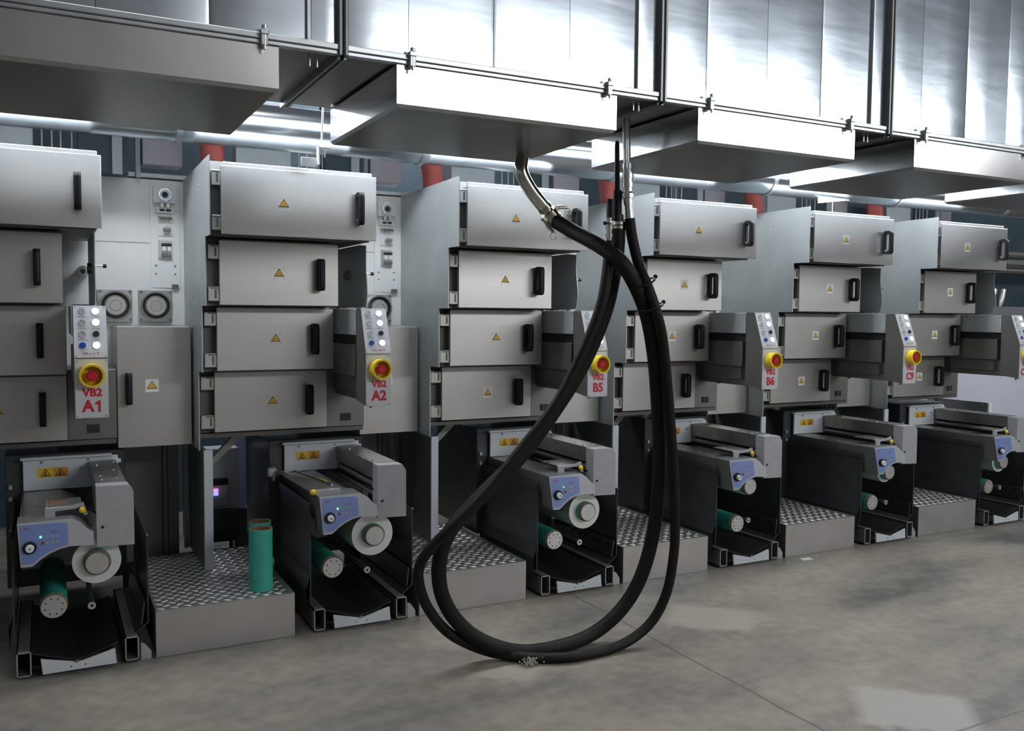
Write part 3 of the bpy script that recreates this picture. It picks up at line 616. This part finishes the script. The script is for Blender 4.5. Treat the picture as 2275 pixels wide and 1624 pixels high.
def build_post():
    t = thing('base_upright', (0.644, 0.9, 0.218))
    MB().box(0.621, 0.667, 0.657, 0.672, 0.218, 0.860, wpanel, 0.002).build('front_post', t)
    s = MB().box(0.619, 0.625, 0.672, 1.50, 0.218, 0.860, skirt); s.cyl((0.619, 0.71, 0.84), (0.616, 0.71, 0.84), 0.006, alum, 8); s.build('side_sheet', t)
    MB().box(0.588, 0.612, 1.18, 1.22, 0.218, 0.86, castd).build('rear_stile', t)
    return t
def build_backplate():
    t = MB().box(0.256, 0.56, 1.20, 1.22, 0.0, 0.875, skirt); t.box(0.47, 0.476, 1.194, 1.20, 0.0, 0.87, gap); t.box(0.50, 0.504, 1.194, 1.20, 0.0, 0.87, gap)
    return t.build('back_cover', None, (0.4, 1.2, 0.0))

NTH = ['first', 'second', 'third', 'fourth', 'fifth', 'sixth']
post0 = build_post()
cab0 = build_side_cabinet(); ins0 = build_instruments(); plt0 = build_platform(0); bck0 = build_backplate()
for i in range(6):
    t = build_tower(i)
    t.location.x += i*PITCH
    tag(t, 'stepped stainless drying tower, %s' % WHERE[i], 'machine', 'drying towers in a row')
    p = build_pendant(i); p.location.x += i*PITCH
    u = build_unwinder(i); u.location.x += i*PITCH
    tag(u, 'low roll unwinder with blue dial panel, %s from the left%s' % (NTH[i], ', flap swung open' if i == 1 else ''), 'machine', 'roll unwinders in a row')
    for proto, lab, cat, grp, rng in (
        (cab0, 'flat steel side cabinet with black handle, between the %s tower and the next', 'cabinet', 'side cabinets between towers', 5),
        (ins0, 'white instrument panel with round covers and fittings, behind the %s pendant', 'panel', 'white instrument panels', 5),
        (plt0, 'steel step platform with raised tread pattern, right of the %s unwinder', 'step', 'step platforms', 6),
        (post0, 'pale upright with dark side sheet standing on the platform right of the %s unwinder', 'post', 'base uprights', 6),
        (bck0, 'dark cover plate behind the platform right of the %s unwinder', 'panel', 'dark back covers', 5)):
        if i >= rng: continue
        o = proto if i == 0 else copy_tree(proto, i*PITCH)
        l = lab % NTH[i]
        if i == 0 and proto is plt0: l = 'steel step platform carrying two green tubes, right of the first unwinder'
        tag(o, l, cat, grp)

R = [(0.078, 0.470, 0.101), (0.076, 0.453, 0.110), (0.072, 0.451, 0.104), (0.007, 0.500, 0.0605), (0.008, 0.494, 0.076), (-0.005, 0.478, 0.082)]
RL = ['fat silver film roll on the leftmost unwinder', 'largest silver film roll, on the unwinder beside the two green tubes', 'silver film roll with green core, third unwinder, behind the hoses', 'nearly empty film roll under the fourth blue panel', 'thin film roll under the fifth blue panel', 'thin film roll under the sixth blue panel at the right edge']
K = [(-0.098, 0.293), (-0.138, 0.309), (-0.138, 0.305), (-0.076, 0.261), (-0.134, 0.286), (-0.150, 0.293)]
for i in range(6):
    build_film_roll(i, *R[i], RL[i]); build_core(i, *K[i], 'green core with silver end cap low in the %s unwinder from the left' % NTH[i])

# ------------------------------------------------------------------ overhead duct sections with hoods
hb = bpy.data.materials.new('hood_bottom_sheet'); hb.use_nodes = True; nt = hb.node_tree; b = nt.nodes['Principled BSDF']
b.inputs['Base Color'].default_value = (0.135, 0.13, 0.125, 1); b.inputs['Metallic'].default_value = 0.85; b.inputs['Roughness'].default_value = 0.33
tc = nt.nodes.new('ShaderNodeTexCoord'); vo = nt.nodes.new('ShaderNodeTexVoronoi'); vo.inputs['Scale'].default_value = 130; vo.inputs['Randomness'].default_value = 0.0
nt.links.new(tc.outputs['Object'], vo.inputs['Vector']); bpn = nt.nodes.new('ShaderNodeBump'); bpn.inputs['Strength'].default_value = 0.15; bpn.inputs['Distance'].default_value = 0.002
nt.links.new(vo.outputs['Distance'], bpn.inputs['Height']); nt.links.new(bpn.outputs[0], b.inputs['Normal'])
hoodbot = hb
YF, YB, ZB = -1.3225, -0.52, 2.450
def build_duct(k):
    x0 = 0.776+k*PITCH; x1 = x0+PITCH
    t = thing('duct_section', ((x0+x1)/2, -0.92, ZB))
    MB().box(x0+0.012, x1-0.012, YB-0.003, YB, ZB, 3.75, ductm).build('back_sheet', t)
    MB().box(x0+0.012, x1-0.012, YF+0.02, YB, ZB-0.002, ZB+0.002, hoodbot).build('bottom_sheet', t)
    xs = [x0+0.014, x0+0.235, x0+0.558, x0+0.876, x0+1.194-0.0, x1-0.014]
    for j in range(5):
        a, b = xs[j], xs[j+1]; d = (0.0009, -0.0010, 0.0008, -0.0009, 0.0010)[(j+k) % 5]; pm = 0.0014
        vs = []; nz = 7
        zz = [2.462+(3.75-2.462)*q/(nz-1) for q in range(nz)]
        for q in range(nz):
            for (xx, f) in ((a+0.001, 0.0), (a+0.012, 1.0), ((a+b)/2, 1.35), (b-0.012, 1.0), (b-0.001, 0.0)):
                vs.append((xx, YF+0.006-pm*f*0.7+d*(xx-(a+b)/2)/(b-a)*2*f, zz[q]))
        vs += [(v[0], v[1]+0.006, v[2]) for v in vs]; M5 = nz*5
        fs = [(q*5+c, q*5+c+1, q*5+5+c+1, q*5+5+c) for q in range(nz-1) for c in range(4)]
        fs += [(M5+q*5+c, M5+q*5+5+c, M5+q*5+5+c+1, M5+q*5+c+1) for q in range(nz-1) for c in range(4)]
        MB().add(vs, fs, ductm, True).build('front_sheet', t)
    f = MB().box(x0, x1, YF-0.014, YF+0.02, ZB+0.004, ZB+0.024, flange, 0.003); f.box(x0, x1, YF-0.010, YF+0.018, ZB-0.010, ZB+0.003, flange, 0.002); f.build('bottom_flange', t)
    for (a, b) in ((x0+0.004, x0+0.016), (x1-0.016, x1-0.004)):
        f = MB().box(a, b, YF-0.022, YF+0.03, ZB-0.014, 3.75, flange_dk, 0.002); f.box(a, b, YF, YB+0.01, ZB-0.024, ZB, flange_dk, 0.002); f.build('end_flange', t)
    MB().box(x0, x0+0.0035, YF-0.018, YB+0.005, ZB-0.020, 3.75, gap).build('gasket', t)
    MB().box(x1-0.118, x1-0.106, YF-0.008, YF+0.012, ZB+0.02, 3.75, flange, 0.002).build('standing_seam', t)
    h0, h1 = x0+0.191, x0+1.087; zt = ZB-0.012; zb = 2.296
    h = MB(); e = 0.012
    h.box(h0, h1, YF, YF+0.003, zb+e, zt, hoodm); h.box(h0, h0+0.003, YF+0.003, YB, zb+e, zt, hoodm); h.box(h1-0.003, h1, YF+0.003, YB, zb+e, zt, hoodm); h.box(h0, h1, YB-0.003, YB, zb+e, zt, hoodm)
    h = h.build('hood', t)
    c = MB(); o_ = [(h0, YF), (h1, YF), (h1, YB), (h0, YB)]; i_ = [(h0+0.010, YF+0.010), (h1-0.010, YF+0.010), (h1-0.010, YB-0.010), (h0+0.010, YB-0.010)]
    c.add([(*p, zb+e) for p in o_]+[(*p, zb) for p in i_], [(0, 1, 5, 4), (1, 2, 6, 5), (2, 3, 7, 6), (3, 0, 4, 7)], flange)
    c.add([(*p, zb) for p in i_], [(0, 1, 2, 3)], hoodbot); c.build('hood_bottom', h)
    for cx in (h0+0.047, h1-0.050):
        g = MB().box(cx-0.011, cx+0.011, YF-0.030, YF-0.006, ZB-0.020, ZB+0.030, flange, 0.003); g.cyl((cx, YF-0.026, ZB-0.032), (cx, YF-0.026, ZB+0.044), 0.005, alum, 8); g.cyl((cx, YF-0.026, ZB+0.030), (cx, YF-0.026, ZB+0.042), 0.009, alum, 6); g.box(cx-0.013, cx+0.013, YF-0.034, YF, ZB+0.014, ZB+0.030, flange, 0.002)
        g.build('flange_clamp', t)
    for hx in (x1-0.095, x1-0.070):
        MB().cyl((hx, YF+0.05, ZB), (hx, YF+0.05, ZB-0.045), 0.004, alum, 8).build('hanger_bolt', t)
    return t
DL = ['leftmost duct section, its hood cut by the picture edge', 'duct section whose hood carries the bent steel pipe above the hoses', 'duct section right of the hanging hoses, over the third tower', 'duct section over the fourth tower, at the upper right corner', 'far duct section over the fifth tower', 'farthest duct section over the sixth tower']
for k in range(-1, 5):
    tag(build_duct(k), 'galvanised rectangular ' + DL[k+1], 'duct', 'overhead duct sections')

# ------------------------------------------------------------------ lamps behind the duct, round duct, pipes and boxes on the machine tops
for k in range(-1, 7):
    x0 = 0.10+k*1.26; t = thing('fluorescent_lamp', (x0+0.6, 0.19, 2.66), 'fluorescent batten lamp behind the duct, %s from the left' % ('first second third fourth fifth sixth seventh eighth'.split()[k+1]), 'lamp', 'lamps behind the duct')
    MB().box(x0, x0+1.22, 0.12, 0.26, 2.68, 2.73, lamp_body, 0.006).build('lamp_housing', t)
    for yy in (0.15, 0.23):
        MB().cyl((x0+0.03, yy, 2.655), (x0+1.19, yy, 2.655), 0.021, tube_light, 14).build('tube', t)
    for xx in (x0+0.01, x0+1.19): MB().box(xx, xx+0.02, 0.125, 0.255, 2.63, 2.68, lamp_body, 0.003).build('end_cap', t)
t = thing('round_duct', (3.0, 0.55, 2.43), 'long round silver duct running above the towers', 'duct')
for k in range(-2, 8):
    MB().cyl((k*PITCH+0.5, 0.55, 2.555), (k*PITCH+0.5+PITCH-0.004, 0.55, 2.555), 0.115, ductm, 40).build('pipe_segment', t)
    MB().cyl((k*PITCH+0.485, 0.55, 2.555), (k*PITCH+0.515, 0.55, 2.555), 0.121, flange, 40).build('joint_band', t)
for k in range(0, 6):
    ox = k*PITCH
    pal = MB().box(ox-0.440, ox-0.145, 0.90, 1.06, 2.30, 2.95, bluegrey, 0.004); pal.box(ox-0.452, ox-0.436, 0.885, 0.90, 2.30, 2.95, bluegrey, 0.002)
    tag(pal.build('top_panel', None, (ox-0.29, 0.98, 2.30)), 'pale blue-grey box standing on top of the %s tower' % NTH[k], 'box', 'pale boxes on the tower tops')
    wb = MB().box(ox+0.380, ox+0.585, 1.06, 1.20, 2.392, 2.98, lilac, 0.004); wb.box(ox+0.345, ox+0.372, 1.08, 1.16, 2.32, 2.98, bluegrey, 0.003)
    wb.box(ox+0.10, ox+0.66, 1.10, 1.32, 2.326, 2.352, galv, 0.003)
    tag(wb.build('vertical_duct', None, (ox+0.48, 1.13, 2.33)), 'white square vertical duct behind the %s instrument panel' % NTH[k], 'duct', 'white vertical ducts')
    path = smooth_path([(ox+0.50, 0.97, 2.86), (ox+0.62, 0.94, 2.72), (ox+0.705, 0.92, 2.56), (ox+0.725, 0.90, 2.40), (ox+0.725, 0.90, 2.335)], 12)
    rr_ = [0.066 if q % 2 else 0.058 for q in range(len(path))]
    if k < 5: tag(MB().tube(path, rr_, redhose, 20).build('flexible_hose', None, (ox+0.70, 0.92, 2.30)), 'red ribbed hose dropping behind the %s tower top' % NTH[k], 'hose', 'red ribbed hoses')
    rd = MB()
    for (xx, hh) in ((-0.105, 0.34), (-0.06, 0.40), (-0.02, 0.36), (0.03, 0.30)): rd.cyl((ox+xx, 0.88, 2.30), (ox+xx, 0.88, 2.30+hh), 0.004, alum, 8)
    rd.cyl((ox-0.13, 0.88, 2.395), (ox+0.06, 0.88, 2.395), 0.003, alum, 6)
    tag(rd.build('rod_rack', None, (ox-0.04, 0.88, 2.30)), 'thin steel rods standing on the %s tower top' % NTH[k], 'rods', 'thin rods on the tower tops')
    db = MB().box(ox+0.06, ox+0.30, 0.95, 1.05, 2.31, 2.85, dkblue, 0.004); db.box(ox+0.22, ox+0.27, 0.935, 0.95, 2.31, 2.85, bluegrey, 0.002)
    tag(db.build('dark_box', None, (ox+0.18, 1.05, 2.31)), 'dark blue box behind the %s tower top' % NTH[k], 'box', 'dark boxes behind the tower tops')
t = thing('hanger_bracket', (1.10, 0.10, 2.31), 'white rod and angle bracket hanging above the second tower', 'bracket')
MB().cyl((1.107, 0.118, 2.395), (1.122, 0.125, 2.70), 0.005, white, 8).build('rod', t)
m = MB().box(1.086, 1.147, 0.08, 0.12, 2.388, 2.396, white, 0.001); m.box(1.083, 1.091, 0.08, 0.12, 2.31, 2.396, white, 0.001); m.box(1.005, 1.085, 0.11, 0.118, 2.30, 2.345, white, 0.001); m.build('angle', t)
MB().cyl((1.118, 0.10, 2.35), (1.118, 0.10, 2.385), 0.004, white, 8).build('bolt', t)
ox = 4*PITCH
m = MB().prism([(ox-0.331, 2.408), (ox-0.020, 2.448), (ox-0.020, 2.50), (ox-0.331, 2.47)], 1, 0.50, 0.506, paper)
for q in (0.25, 0.55): m.prism([(ox-0.29, 2.412+0.06*q), (ox-0.06, 2.440+0.06*q), (ox-0.06, 2.446+0.06*q), (ox-0.29, 2.418+0.06*q)], 1, 0.4985, 0.4995, greyink)
m.cyl((ox-0.18, 0.51, 2.32), (ox-0.18, 0.51, 2.44), 0.004, alum, 6)
tag(m.build('notice_board', None, (ox-0.17, 0.50, 2.31)), 'small white notice standing on top of the fifth tower', 'sign')

# ------------------------------------------------------------------ hoses
HOSEY = -0.67
t = thing('hose_pipe', (1.81, HOSEY, 2.29), 'bent chrome pipe with cam coupling under the second hood', 'pipe')
MB().tube(smooth_path([(1.815, -0.655, 2.31), (1.803, -0.66, 2.27), (1.800, -0.665, 2.235), (1.817, -0.668, 2.194), (1.857, -0.67, 2.140), (1.905, -0.67, 2.092), (1.920, -0.67, 2.077)], 8), 0.031, chrome, 20).build('bent_pipe', t)
dv = Vector((0.70, 0, -0.70)).normalized(); c0 = Vector((1.912, HOSEY, 2.086))
m = MB().cyl(c0, c0+dv*0.02, 0.034, brass, 20); m.cyl(c0+dv*0.02, c0+dv*0.035, 0.026, brass, 20); m.cyl(c0+dv*0.035, c0+dv*0.075, 0.037, brass, 20); m.cyl(c0+dv*0.075, c0+dv*0.088, 0.041, brass, 20); m.cyl(c0+dv*0.088, c0+dv*0.105, 0.037, chrome, 6)
m.build('coupling', t)
for sg in (1, -1):
    pv = Vector((0.70, 0, 0.70))*sg; q = c0+dv*0.045+pv*0.036
    m = MB().cyl(q+Vector((0, -0.015, 0)), q+Vector((0, 0.015, 0)), 0.012, brass, 12)
    tip = q+(Vector((0.075, 0, 0.008)) if sg > 0 else dv*0.075+pv*0.008)
    m.tube([q, (q+tip)/2+pv*0.006, tip], [0.010, 0.009, 0.007], brass, 8)
    m = m.build('cam_lever', t)
    rc = tip+Vector((0, 0, -0.016)); MB().tube([rc+Vector((math.cos(a)*0.016, 0, math.sin(a)*0.016)) for a in [2*math.pi*k/14 for k in range(15)]], 0.0022, brass, 6, False).build('pull_ring', m)
ya = HOSEY
A = [(1.968, -0.690, 2.018), (1.984, -0.725, 1.998), (2.009, -0.780, 1.966), (2.051, -0.920, 1.899), (2.103, -1.020, 1.821), (2.181, -1.030, 1.712), (2.251, -1.020, 1.576), (2.321, -0.980, 1.393), (2.381, -0.930, 1.183), (2.434, -0.880, 0.964), (2.466, -0.830, 0.739), (2.471, -0.780, 0.509), (2.437, -0.730, 0.301), (2.348, -0.690, 0.146), (2.197, -0.665, 0.046), (1.973, -0.705, 0.036), (1.802, -0.668, 0.036), (1.636, -0.650, 0.104), (1.512, -0.650, 0.207), (1.431, -0.660, 0.335), (1.400, -0.680, 0.465), (1.413, -0.700, 0.589), (1.467, -0.720, 0.687), (1.594, -0.750, 0.820), (1.755, -0.780, 0.973), (1.914, -0.820, 1.191), (2.027, -0.860, 1.392), (2.105, -0.900, 1.614), (2.136, -0.920, 1.793), (2.144, -0.930, 1.912), (2.144, -0.930, 1.991)]
tag(MB().tube(smooth_path(A, 6), 0.0335, hosem, 16).build('thick_hose', None, (1.98, ya, 0.0)), 'thick black rubber hose looping from the chrome pipe down to the floor', 'hose', 'hanging rubber hoses')
Bp = [(2.178, -0.970, 2.017), (2.188, -0.980, 1.930), (2.212, -1.000, 1.812), (2.219, -1.060, 1.713), (2.247, -1.080, 1.615), (2.299, -1.060, 1.497), (2.361, -1.020, 1.294), (2.417, -0.980, 1.083), (2.471, -0.940, 0.865), (2.515, -0.900, 0.640), (2.535, -0.870, 0.458), (2.517, -0.840, 0.255), (2.444, -0.800, 0.099), (2.263, -0.800, 0.025), (2.007, -0.810, 0.025), (1.818, -0.725, 0.0255), (1.663, -0.620, 0.046), (1.477, -0.630, 0.159), (1.360, -0.650, 0.302), (1.305, -0.680, 0.438), (1.308, -0.700, 0.522), (1.347, -0.730, 0.593), (1.426, -0.790, 0.696), (1.552, -0.835, 0.829), (1.717, -0.870, 1.028), (1.860, -0.910, 1.221), (1.973, -0.945, 1.456), (2.031, -0.975, 1.633), (2.059, -0.975, 1.770), (2.079, -0.960, 1.868), (2.087, -0.950, 1.912)]
tag(MB().tube(smooth_path(Bp, 6), 0.0235, hosem, 14).build('thin_hose', None, (2.0, -0.75, 0.0)), 'thinner black rubber hose forming the outer loop on the floor', 'hose', 'hanging rubber hoses')
for (c, d, r) in (((2.210, -1.035, 1.735), (0.45, 0, -0.88), 0.050), ((2.246, -1.045, 1.630), (0.36, 0, -0.93), 0.050)):
    d = Vector(d).normalized(); c = Vector(c); s = Vector((-d.z, 0, d.x)); q = Vector((0, 1, 0))
    ring_ = [c+s*(math.cos(a)*r)+q*(math.sin(a)*0.058) for a in [2*math.pi*k/24 for k in range(25)]]
    m = MB().tube(ring_, 0.005, plast, 6, False); m.ball(c+s*(r+0.006)+Vector((0, -0.02, 0.003)), 0.010, plast, 6)
    tag(m.build('hose_tie', None, c), 'black tie binding both hoses, %s one' % ('upper' if c.z > 1.7 else 'lower'), 'clamp', 'ties round the hoses')
fy = -0.97
t = thing('swivel_fitting', (2.165, fy, 2.01), 'silver pipe and swivel fitting ending in the thin hose', 'pipe fitting')
MB().cyl((2.152, fy, 2.449), (2.160, fy, 2.235), 0.0165, alum, 18).build('drop_pipe', t)
MB().cyl((2.163, fy, 2.257), (2.167, fy, 2.120), 0.0225, alum, 20).build('sleeve', t)
for k in range(3): z = 2.252-0.040*k; MB().cyl((2.164+0.001*k, fy, z), (2.164+0.001*k, fy, z-0.020), 0.0255, alum, 20).build('swivel_ring', t)
MB().cyl((2.167, fy, 2.126), (2.168, fy, 2.106), 0.029, alum, 6).build('hex_nut', t)
MB().cyl((2.168, fy, 2.106), (2.171, fy, 2.076), 0.0215, alum, 6).build('hex_nut', t)
MB().cyl((2.171, fy, 2.080), (2.179, fy, 2.010), 0.0165, alum, 12, r1=0.019).build('crimp_ferrule', t)
ny = -0.93
t = thing('hose_nozzle', (2.14, ny, 1.97), 'black nozzle bundle with silver bands tied at the hose ends', 'nozzle')
MB().tube([(2.133, ny, 2.357), (2.133, ny, 2.346), (2.133, ny, 2.340), (2.137, ny, 2.135)], [0.006, 0.0095, 0.0105, 0.0125], plast, 14).build('lance', t)
MB().cyl((2.139, ny, 2.142), (2.142, ny, 2.030), 0.0195, plast, 20).build('grip', t)
MB().cyl((2.142, ny, 2.036), (2.144, ny, 2.005), 0.027, blackg, 20).build('cuff', t)
for z in (2.004, 1.986): MB().cyl((2.144, ny, z), (2.144, ny, z-0.013), 0.0355, chrome, 22).build('hose_band', t)
MB().cyl((2.098, ny-0.01, 2.100), (2.099, ny-0.01, 2.012), 0.0195, plast, 20).build('guard_sleeve', t)
ty = -0.95
m = MB().cyl((2.085, ty, 2.018), (2.086, ty, 1.985), 0.012, chrome, 14); m.cyl((2.086, ty, 1.985), (2.086, ty, 1.965), 0.017, chrome, 6); m.cyl((2.086, ty, 1.965), (2.087, ty, 1.906), 0.013, chrome, 14); m.cyl((2.087, ty, 1.948), (2.087, ty, 1.934), 0.017, chrome, 6); m.build('tap_body', t)
m = MB().cyl((2.085, ty-0.015, 1.994), (2.060, ty-0.015, 1.992), 0.005, plast, 8); m.ball((2.053, ty-0.015, 1.992), 0.009, plast, 8); m.cyl((2.086, ty-0.005, 1.994), (2.086, ty-0.028, 1.994), 0.010, brass, 12); m.build('tap_lever', t)
MB().tube([(2.139, ny-0.024, 2.128), (2.165, ny-0.066, 2.130), (2.190, fy-0.01, 2.128), (2.180, ny-0.005, 2.128), (2.139, ny+0.024, 2.128)], 0.0035, plast, 6).build('strap', t)

# ------------------------------------------------------------------ loose things
def core_tube(x, y, label):
    t = MB().ring((x, y, 0.2215), (x, y, 0.527), 0.0555, 0.0495, green, 36, kraft)
    t.ring((x, y, 0.2215), (x, y, 0.526), 0.0497, 0.0485, kraft, 36)
    return tag(t.build('cardboard_tube', None, (x, y, 0.2215)), label, 'tube', 'green tubes on the platform')
core_tube(0.818, 0.195, 'green cardboard tube standing on the platform, the front one of two')
core_tube(0.845, 0.350, 'green cardboard tube standing on the platform, the rear one of two')
t = thing('electrical_box', (0.84, 1.32, 0.2), 'grey electrical box with coloured lights under the second tower', 'electrical box')
MB().box(0.74, 0.93, 1.36, 1.50, 0.38, 0.76, wpanel, 0.003).build('enclosure', t)
m = MB().box(0.745, 0.860, 1.31, 1.36, 0.415, 0.545, casting, 0.003); m.box(0.745, 0.858, 1.308, 1.36, 0.548, 0.580, plast, 0.002); m = m.build('controller', t)
for q in range(4): MB().box(0.772, 0.798, 1.304, 1.31, 0.486+q*0.011, 0.492+q*0.011, ledp if q % 2 else ledb).build('indicator', m)
MB().box(0.74, 0.918, 1.30, 1.50, 0.20, 0.39, blackp, 0.004).build('battery_box', t)
for xx in (0.75, 0.89): MB().box(xx, xx+0.02, 1.46, 1.49, 0.0, 0.20, blackp).build('leg', t)
MB().tube(smooth_path([(0.86, 1.30, 0.215), (0.875, 1.30, 0.16), (0.90, 1.30, 0.15), (0.91, 1.30, 0.20)], 5), 0.005, plast, 6).build('cable', t)
m = MB().box(0.985, 1.04, 1.74, 1.77, 0.30, 0.95, mat('pale_blue_panel', (0.36, 0.42, 0.66), 0.5)); m.box(0.97, 1.06, 1.73, 1.78, 0.0, 0.30, blackp)
tag(m.build('upright_panel', None, (1.01, 1.76, 0.0)), 'pale blue upright panel glimpsed under the second tower', 'panel')
m = MB()
for k in range(260):
    a = random.uniform(0, 6.28); r = random.gauss(0, 0.018); m.ball((1.815+math.cos(a)*r*1.3, -0.765+math.sin(a)*r*0.8, abs(random.gauss(0.012, 0.012))+0.003), random.uniform(0.0015, 0.0045), dust, 3)
tag(m.build('dust_clump', None, (1.815, -0.765, 0.0)), 'grey clump of dust and lint caught on the hose on the floor', 'dust', None, 'stuff')
m = MB().add([(4.26, -0.02, 0.001), (4.335, -0.035, 0.001), (4.345, 0.01, 0.003), (4.27, 0.02, 0.002), (4.26, -0.02, 0.0), (4.335, -0.035, 0.0), (4.345, 0.01, 0.002), (4.27, 0.02, 0.001)], [(0, 1, 2, 3), (7, 6, 5, 4)], paper)
tag(m.build('paper_scrap', None, (4.30, 0, 0)), 'small white scrap of paper on the floor before the fourth platform', 'paper')

# ------------------------------------------------------------------ far right end
ox = 5*PITCH
tag(MB().box(ox+0.10, ox+2.6, 1.25, 1.30, 0.0, 1.14, lilac, 0.004).build('end_partition', None, (ox+1.3, 1.27, 0.0)), 'smooth lilac-grey partition behind the last pendant at the right edge', 'partition')
t = thing('far_winder', (9.2, 2.1, 0.0), 'distant winding machine with shiny pipes beyond the last tower', 'machine')
MB().box(8.2, 11.0, 2.2, 2.9, 0.0, 1.72, mat('winder_grey', (0.22, 0.22, 0.25), 0.5), 0.01).build('frame_base', t)
MB().box(8.2, 11.0, 2.6, 2.9, 1.72, 2.9, dkblue, 0.01).build('frame_back', t)
for z, r in ((2.30, 0.035), (2.20, 0.05), (2.12, 0.03)): MB().cyl((8.3, 2.1, z), (11.0, 2.1, z), r, chrome, 20).build('pipe', t)
for k in range(4): 
    pts = [(9.02+k*0.16+0.12*math.sin(a), 2.25, 1.72+0.40*(1-math.cos(a))/1.0*0.9) for a in [0.1*q for q in range(12)]]
    MB().tube(pts, 0.032, mat('lit_film', (0.8, 0.8, 0.82), 0.25, 0.4), 10).build('web_strip', t)
MB().box(9.1, 9.35, 2.12, 2.2, 1.72, 1.85, blackp, 0.004).build('motor_box', t)

for o in bpy.data.objects:
    if '_org' in o: del o['_org']
